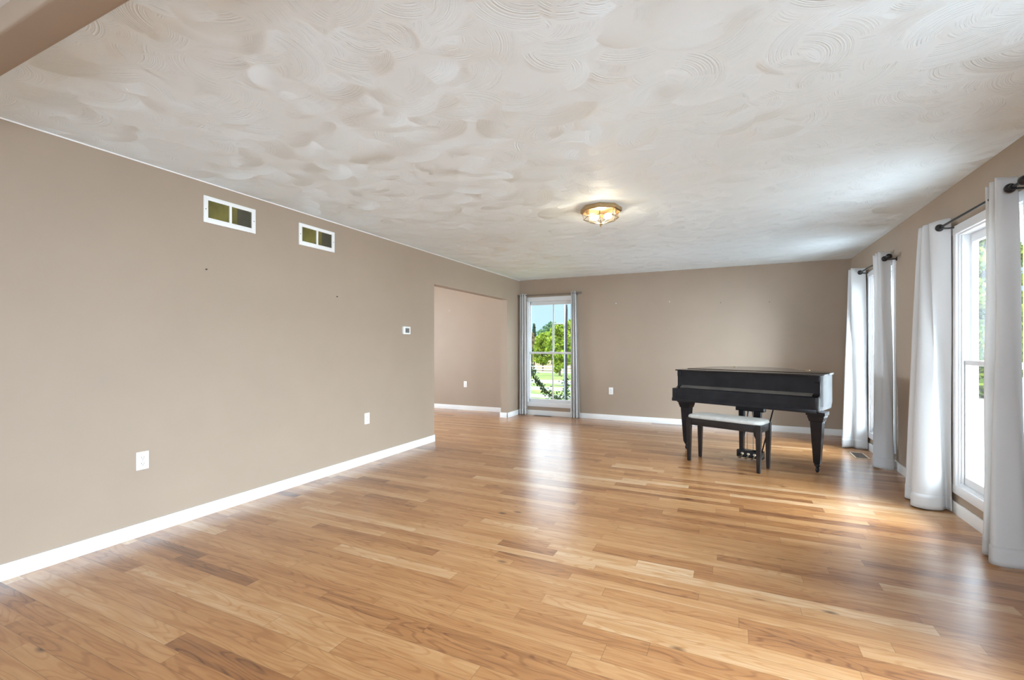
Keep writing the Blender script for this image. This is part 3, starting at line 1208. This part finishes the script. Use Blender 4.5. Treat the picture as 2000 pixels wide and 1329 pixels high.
o = make_ceiling_light((-1.005, 3.945), 12)
tag(o, 'octagonal brass and glass flush ceiling light, lit', 'ceiling light')
o = make_ceiling_light((-5.4, 5.4), 52)
tag(o, 'octagonal brass flush ceiling light in the next room', 'ceiling light')
o = make_ceiling_light((-1.0, -1.9), 6)  # lamp put in behind the camera to fill the near room
tag(o, 'added unseen ceiling light behind the camera, for fill', 'ceiling light')


# ------------------------------------------------------------------ wall vents, thermostat, outlets, anchors
def make_vent(y0, label):
    """on the left wall: local x -> +Y, local y -> into the room (+X)"""
    r = empty('air_vent', (XL, y0, 2.143))
    r.rotation_euler = (0, 0, 0)
    L, H = 0.404, 0.195

    def bx(mm, a0, a1, d0, d1, z0, z1, **k):
        mm.box(d0, d1, a0, a1, z0, z1, **k)
    m = MB()
    bx(m, 0, .031, 0, .012, 0, H, bevel=.002)
    bx(m, L - .033, L, 0, .012, 0, H, bevel=.002)
    bx(m, .02, L - .02, 0, .0115, 0, .038, bevel=.002)
    bx(m, .02, L - .02, 0, .0115, H - .030, H, bevel=.002)
    bx(m, .190, .209, 0, .011, .02, H - .02, bevel=.002)
    fr = m.build('frame', M['trim'], r, smooth=40)
    for a in (.014, L - .015):
        m = MB()
        m.lathe([(.004, 0), (.004, .0015), (.001, .002)], 10, mat=Matrix.Translation((.012, a, H / 2)) @ Matrix.Rotation(PI / 2, 4, 'Y'))
        m.build('screw', M['rodgrey'], fr)
    for a0, a1 in ((.031, .190), (.209, L - .033)):
        m = MB()
        bx(m, a0, a1, .0008, .0018, .038, H - .030)
        k = m.build('duct_back', M['olive'], r)
        if a0 > .2:
            m = MB()
            bx(m, a0 + .048, a1, .0010, .0022, .038, H - .030)
            m.build('duct_shade', M['slot'], k)  # dark sheet paints the shade deep inside the duct
        m = MB()
        z = .041
        while z < H - .034:
            m.prism([(.0025, z + .0035), (.0085, z), (.0090, z + .0008), (.003, z + .0043)], a0, a1, axis='y')
            z += .0085
        m.build('louvers', M['louver'], r)
    tag(r, label, 'air vent', 'return air vents on the left wall')
    return r


make_vent(2.06, 'larger looking white air vent grille high on the left wall, nearer the camera')
make_vent(2.88, 'white air vent grille high on the left wall, second and farther from the camera')

r = empty('thermostat', (XL, 4.372, 1.424))
m = MB()
m.box(0, .030, -.062, .062, -.046, .046, bevel=.006, seg=3)
m.build('housing', M['plate'], r, smooth=40)
m = MB()
m.box(.0295, .0312, -.036, .036, -.028, .026, bevel=.0005)
m.build('screen', M['screen'], r)
tag(r, 'small white thermostat with grey screen on the left wall', 'thermostat')


def make_outlet(loc, axis, label):
    """axis 'x': plate faces +X; 'y': plate faces -Y"""
    r = empty('wall_outlet', loc)
    r.rotation_euler = (0, 0, PI / 2 if axis == 'x' else 0)       # local: face -> -Y
    m = MB()
    m.box(-.036, .036, -.006, 0, -.058, .058, bevel=.003)
    m.build('cover_plate', M['plate'], r, smooth=40)
    for s in (-1, 1):
        m = MB()
        zc = s * .0195
        m.prism([(-.017, zc - .008), (-.011, zc - .014), (.011, zc - .014), (.017, zc - .008), (.017, zc + .008), (.011, zc + .014), (-.011, zc + .014), (-.017, zc + .008)], -.0085, -.005, axis='y')
        q = m.build('receptacle', M['plate'], r)
        m = MB()
        m.box(-.009, -.006, -.0088, -.008, zc - .002, zc + .008)
        m.box(.006, .009, -.0088, -.008, zc - .002, zc + .007)
        m.lathe([(.003, 0), (.003, .0004)], 10, mat=Matrix.Translation((0, -.0084, zc - .008)) @ Matrix.Rotation(PI / 2, 4, 'X'))
        m.build('slots', M['slot'], q)
    m = MB()
    m.lathe([(.003, 0), (.003, .001), (.001, .0014)], 10, mat=Matrix.Translation((0, -.006, 0)) @ Matrix.Rotation(PI / 2, 4, 'X'))
    m.build('screw', M['rodgrey'], r)
    tag(r, label, 'outlet', 'white wall outlets')


make_outlet((XL, 1.677, 0.490), 'x', 'white duplex outlet low on the left wall nearest the camera')
make_outlet((XL, 3.733, 0.473), 'x', 'white duplex outlet on the left wall below and left of the thermostat')
make_outlet((-1.785, YF, 0.488), 'y', 'white outlet on the far wall between the far window and the piano')
make_outlet((-4.619, YF, 0.502), 'y', 'white outlet on the wall of the next room seen through the opening')


def make_anchor(loc, axis, mat, name, label, cat, group):
    m = MB()
    rot = Matrix.Rotation(PI / 2, 4, 'Y') if axis == 'x' else Matrix.Rotation(PI / 2, 4, 'X')
    m.lathe([(.0065, 0), (.0065, .002), (.004, .003), (.003, .010), (.0045, .0105), (.004, .013), (.001, .0135)], 10, mat=rot)
    o = m.build(name, mat, None, smooth=40)
    o.location = loc
    tag(o, label, cat, group)


gA = 'screws left in the left wall'
make_anchor((XL, 2.083, 1.800), 'x', M['screw'], 'screw', 'dark screw left in the left wall below the nearer air vent', 'screw', gA)
make_anchor((XL, 3.323, 1.722), 'x', M['screw'], 'screw', 'dark screw left in the left wall below and right of the farther air vent', 'screw', gA)
gB = 'wall plugs on the far wall'
for x, z, nm, lb in ((-1.70, 1.954, 'anchor', 'white plug on the far wall, first to the right of the far window'), (-0.85, 1.948, 'anchor', 'white plug on the far wall, second from the far window'),
                     (-0.11, 1.90, 'screw', 'dark plug on the far wall, third from the far window'), (0.54, 1.885, 'screw', 'dark plug on the far wall, fourth from the far window, above the piano')):
    make_anchor((x, YF, z), 'y', M[nm], 'wall_plug', lb, 'wall plug', gB)
gC = 'hooks in the next room'
make_anchor((-4.99, YF, 1.94), 'y', M['anchor'], 'wall_hook', 'left of the two small hooks on the wall of the next room', 'hook', gC)
make_anchor((-4.28, YF, 1.80), 'y', M['abrass'], 'wall_hook', 'right of the two small hooks on the wall of the next room', 'hook', gC)


def make_register(cx, cy, sx, sy, mat, matb, label):
    r = empty('floor_vent', (cx, cy, 0))
    m = MB()
    b = .016
    m.box(-sx / 2, sx / 2, -sy / 2, -sy / 2 + b, 0, .005, bevel=.0015)
    m.box(-sx / 2, sx / 2, sy / 2 - b, sy / 2, 0, .005, bevel=.0015)
    m.box(-sx / 2, -sx / 2 + b, -sy / 2, sy / 2, 0, .005, bevel=.0015)
    m.box(sx / 2 - b, sx / 2, -sy / 2, sy / 2, 0, .005, bevel=.0015)
    m.build('frame', mat, r, smooth=40)
    m = MB()
    m.box(-sx / 2 + .01, sx / 2 - .01, -sy / 2 + .01, sy / 2 - .01, 0.0003, .0012)
    k = 12
    lng = sx > sy
    n = int((max(sx, sy) - 2 * b) / 0.012)
    for i in range(n):
        p = -max(sx, sy) / 2 + b + (i + .5) * (max(sx, sy) - 2 * b) / n
        if lng:
            m.box(p - .003, p + .003, -sy / 2 + b, sy / 2 - b, .001, .004)
        else:
            m.box(-sx / 2 + b, sx / 2 - b, p - .003, p + .003, .001, .004)
    m.build('grille', matb, r)
    tag(r, label, 'floor vent', 'floor registers')


make_register(-2.98, 7.585, 0.32, 0.10, M['registerdark'], M['registerdark'], 'dark floor register under the far window')
make_register(1.335, 6.36, 0.14, 0.33, M['register'], M['registerdark'], 'tan floor register under the farther right window by the piano')


# ------------------------------------------------------------------ outdoors
m = MB()
m.loft([[(-60, 7.95, -.42), (1.74, 7.95, -.42)], [(-60, 20, -1.02), (1.74, 20, -1.02)], [(-90, 52, -1.80), (1.74, 52, -1.80)]], cap=False, closed=False)
struct(m.build('lawn', M['grass']), 'mown green lawn outside the far window', 'lawn')
m = MB()
m.loft([[(-90, 52, -1.80), (90, 52, -1.80)], [(-250, 190, -1.9), (250, 190, -1.9)]], cap=False, closed=False)
struct(m.build('field', M['field']), 'dry golden field beyond the far fence', 'field')
m = MB()
m.box(1.75, 40, -20, 60, -.75, -.42)  # pale ground added to bounce light up through the right windows
struct(m.build('reflector', M['ground']), 'pale concrete driveway outside the right windows, added for bounce light', 'reflector')


def make_fence(x0, x1, y, zg, rails, rh, ph, sp, label):
    r = empty('rail_fence', ((x0 + x1) / 2, y, zg))
    L = x1 - x0
    for z in rails:
        m = MB()
        m.box(-L / 2, L / 2, -.02, .02, z - zg - rh / 2, z - zg + rh / 2, bevel=.01)
        m.build('rail', M['fence'], r)
    n = int(L / sp)
    for i in range(n + 1):
        m = MB()
        px = -L / 2 + i * L / n
        m.box(px - .065, px + .065, .02, .15, -.05, ph, bevel=.01)
        m.build('post', M['fence'], r)
    tag(r, label, 'fence', 'white rail fences across the lawn')


# ray directions (camera plan): pixel -> x at given y
def xat(px, y):
    u = (px - 1000) / 895.996
    s, c = math.sin(math.radians(25.2745)), math.cos(math.radians(25.2745))
    return (-s + c * u) / (c + s * u) * y


make_fence(xat(1010, 17.5) - 6, xat(1120, 17.5) + 4.0, 17.5, -0.95, (-0.20, -0.49, -0.80), 0.135, 1.0, 2.6, 'nearer white three rail fence crossing the lawn outside the far window')
make_fence(xat(1010, 45) - 12, xat(1120, 45) + 10, 45, -1.65, (-0.88, -1.18, -1.46), 0.14, 0.9, 2.6, 'farther small white rail fence under the trees outside the far window')


def leaf_mesh(name, pts, size, mat, parent, seed, flat=0.3):
    rng = np.random.default_rng(seed)
    P = np.array(pts, np.float32)
    n = len(P)
    d = rng.normal(size=(n, 3)); d /= np.linalg.norm(d, axis=1)[:, None]
    e = np.cross(d, rng.normal(size=(n, 3))); e /= np.linalg.norm(e, axis=1)[:, None]
    s = (size * rng.uniform(.6, 1.3, n))[:, None]
    q = np.stack([P - d * s, P + e * s * .55, P + d * s, P - e * s * .55], 1).reshape(-1, 3)
    me = bpy.data.meshes.new(name)
    me.from_pydata(q.tolist(), [], np.arange(4 * n).reshape(n, 4).tolist())
    a = me.attributes.new('tone', 'FLOAT', 'FACE')
    a.data.foreach_set('value', rng.random(n).astype(np.float32))
    me.materials.append(mat)
    o = bpy.data.objects.new(name, me)
    C.objects.link(o)
    o.parent = parent
    return o


def make_tree(px, y, zg, htop, wid, leaf, kind, label, n=5000, lsize=.16, zlow=None, seed=1, cat='tree', trunk='bark2'):
    rng = np.random.default_rng(seed)
    r = empty('conifer' if kind == 'cone' else 'tree', (xat(px, y), y, zg))
    H = htop - zg
    lo = (zlow - zg) if zlow is not None else H * .25
    pts = []
    if kind == 'cone':
        tiers = 11
        for _ in range(n):
            t = rng.random() ** .6
            z = H - t * (H - lo)
            tier = 1 - ((t * tiers) % 1.0) * .35
            rad = wid * t * tier * math.sqrt(rng.random()) + .02
            a = rng.random() * 2 * PI
            pts.append((rad * math.cos(a), rad * math.sin(a), z - rad * .15))
    else:
        blobs = []
        for k in range(44):
            a = rng.random() * 2 * PI
            zz = lo + (H - lo) * rng.uniform(0, .88)
            env = max(.55, math.sin(PI * min(1, max(.05, (zz - lo) / (H - lo) * .8 + .15))))
            rr = wid * env * math.sqrt(rng.random()) * .75
            blobs.append((rr * math.cos(a), rr * math.sin(a), zz, wid * rng.uniform(.2, .38)))
        blobs.append((0, 0, H - wid * .28, wid * .28))
        for _ in range(n):
            b = blobs[rng.integers(len(blobs))]
            v = rng.normal(size=3); v /= np.linalg.norm(v)
            q = b[3] * rng.random() ** .35
            pts.append((b[0] + v[0] * q, b[1] + v[1] * q, b[2] + v[2] * q * .8))
    leaf_mesh('foliage', pts, lsize, M[leaf], r, seed)
    m = MB()
    m.tube([(0, 0, 0), (.05, 0, H * .3), (-.03, .04, H * .6), (0, 0, H * .85)], max(.05, H * .022), 8, .02)
    for k in range(5):
        a = k * 2.4
        m.tube([(0, 0, H * (.3 + .08 * k)), (wid * .5 * math.cos(a), wid * .5 * math.sin(a), H * (.45 + .08 * k))], .04, 6, .012)
    m.build('trunk', M[trunk], r, smooth=60)
    tag(r, label, cat, 'trees outside')
    return r


make_tree(1043, 55, -1.8, 4.2, 0.62, 'leafdark', 'cone', 'dark slim conifer at the left of the far window view', 4500, .17, 0.3, 3)
make_tree(1034, 57, -1.8, 4.3, 0.60, 'leafdark', 'cone', 'dark conifer at the very left edge of the far window glass', 4000, .17, 0.2, 4)
make_tree(1038.5, 50, -1.75, 2.9, 0.42, 'leafbrown', 'blob', 'russet leaved small tree in front of the conifers', 1500, .12, 1.4, 5)
make_tree(1060, 53, -1.8, 3.0, 1.9, 'leafbright', 'blob', 'bright yellow green low tree left of the window bar', 7000, .17, -0.75, 6)
make_tree(1093, 41, -1.55, 3.5, 1.60, 'leafbright', 'blob', 'bright yellow green tree right of the window bar', 9000, .15, -1.0, 7)
make_tree(1078, 74, -1.85, 5.4, 3.2, 'leafblue', 'blob', 'blue green loose tree rising behind the bright trees', 6000, .3, 0.0, 8)
make_tree(1116, 60, -1.85, 5.0, 2.0, 'leafbright', 'blob', 'tall light green tree at the right edge of the far window glass', 6000, .22, -1.0, 9)
make_tree(1034, 66, -1.85, 1.9, 1.6, 'leafblue', 'blob', 'blue green tree low in the distance behind the conifers', 4000, .26, -1.0, 10)

# dark post, tube frame and vine just outside the far window
yp = 9.6
xp = xat(1105.5, yp)
r = empty('garden_post', (xp, yp, -.47))
m = MB()
m.tube([(0, 0, 0), (.0, 0, 1.2), (.006, 0, 2.0), (.016, 0, 2.5), (.012, 0, 2.62)], .034, 12, .017)
m.build('post', M['bark'], r, smooth=60)
rng = np.random.default_rng(3)
pts = [(rng.normal(0, .05), rng.normal(0, .05), z) for z in rng.uniform(.1, 1.05, 320)]
leaf_mesh('climber', pts, .03, M['leafvine'], r, 21)['kind'] = 'stuff'
tag(r, 'dark slender post wrapped with leaves outside the far window', 'post')

r = empty('tube_frame', (xat(1080, yp - .2), yp - .2, -.45))
w_ = xat(1102.5, yp - .2) - xat(1080, yp - .2)
zA, zB = EYE + (677 - 633) / 896 * 9.95 + .45, EYE - (753 - 677) / 896 * 9.95 + .45
m = MB()
q = .04
m.tube([(0, 0, zA), (w_ - q, 0, zA), (w_ - .01, 0, zA - .012), (w_, 0, zA - q), (w_, 0, zB + q), (w_ - .01, 0, zB + .012), (w_ - q, 0, zB), (0, 0, zB), (0, 0, zA)], .014, 10)
m.build('hoop', M['tube'], r, smooth=60)
m = MB()
m.tube([(w_, 0, 0), (w_, 0, zB + .1)], .014, 10)
m.build('upright', M['tube'], r, smooth=60)
m = MB()
m.tube([(w_, 0, zA - .1), (w_, 0, zA + .43)], .014, 10)
m.build('upright', M['tube'], r, smooth=60)
tag(r, 'thin grey metal tube frame beside the dark post outside the far window', 'frame')

yv = 9.0
r = empty('climbing_vine', (xat(1098, yv), yv, -.46))
pth = []
for px, py in ((1100, 785), (1085, 779), (1070, 768), (1058, 755), (1046, 742), (1037, 728), (1033, 712)):
    x = xat(px, yv) - xat(1098, yv)
    dep = yv / (math.cos(math.radians(25.2745)) + math.sin(math.radians(25.2745)) * (px - 1000) / 896) * 1.0
    pth.append((x, 0, EYE - (py - 677) / 896 * dep * 0.992 + .46))
m = MB()
pth = [(0.06, 0, 0)] + pth
m.tube(pth, .014, 8, .006)
m.build('stem', M['bark'], r, smooth=60)
rng = np.random.default_rng(9)
pts = []
for i in range(1, len(pth) - 1):
    a, b = Vector(pth[i]), Vector(pth[i + 1])
    for _ in range(70):
        p = a.lerp(b, rng.random())
        s = .055 if i not in (4,) else .025
        pts.append((p.x + rng.normal(0, s), p.y + rng.normal(0, s), p.z + rng.normal(0, s)))
leaf_mesh('leaves', pts, .035, M['leafvine'], r, 12)
tag(r, 'dark leafy vine slanting up to the left outside the far window', 'vine')

# tree outside the nearer right window
r = make_tree(1926, 20.0, -.42, 6.2, 1.7, 'leafbright', 'blob', 'leafy green tree seen through the nearest right window', 8000, .16, -.1, 14)
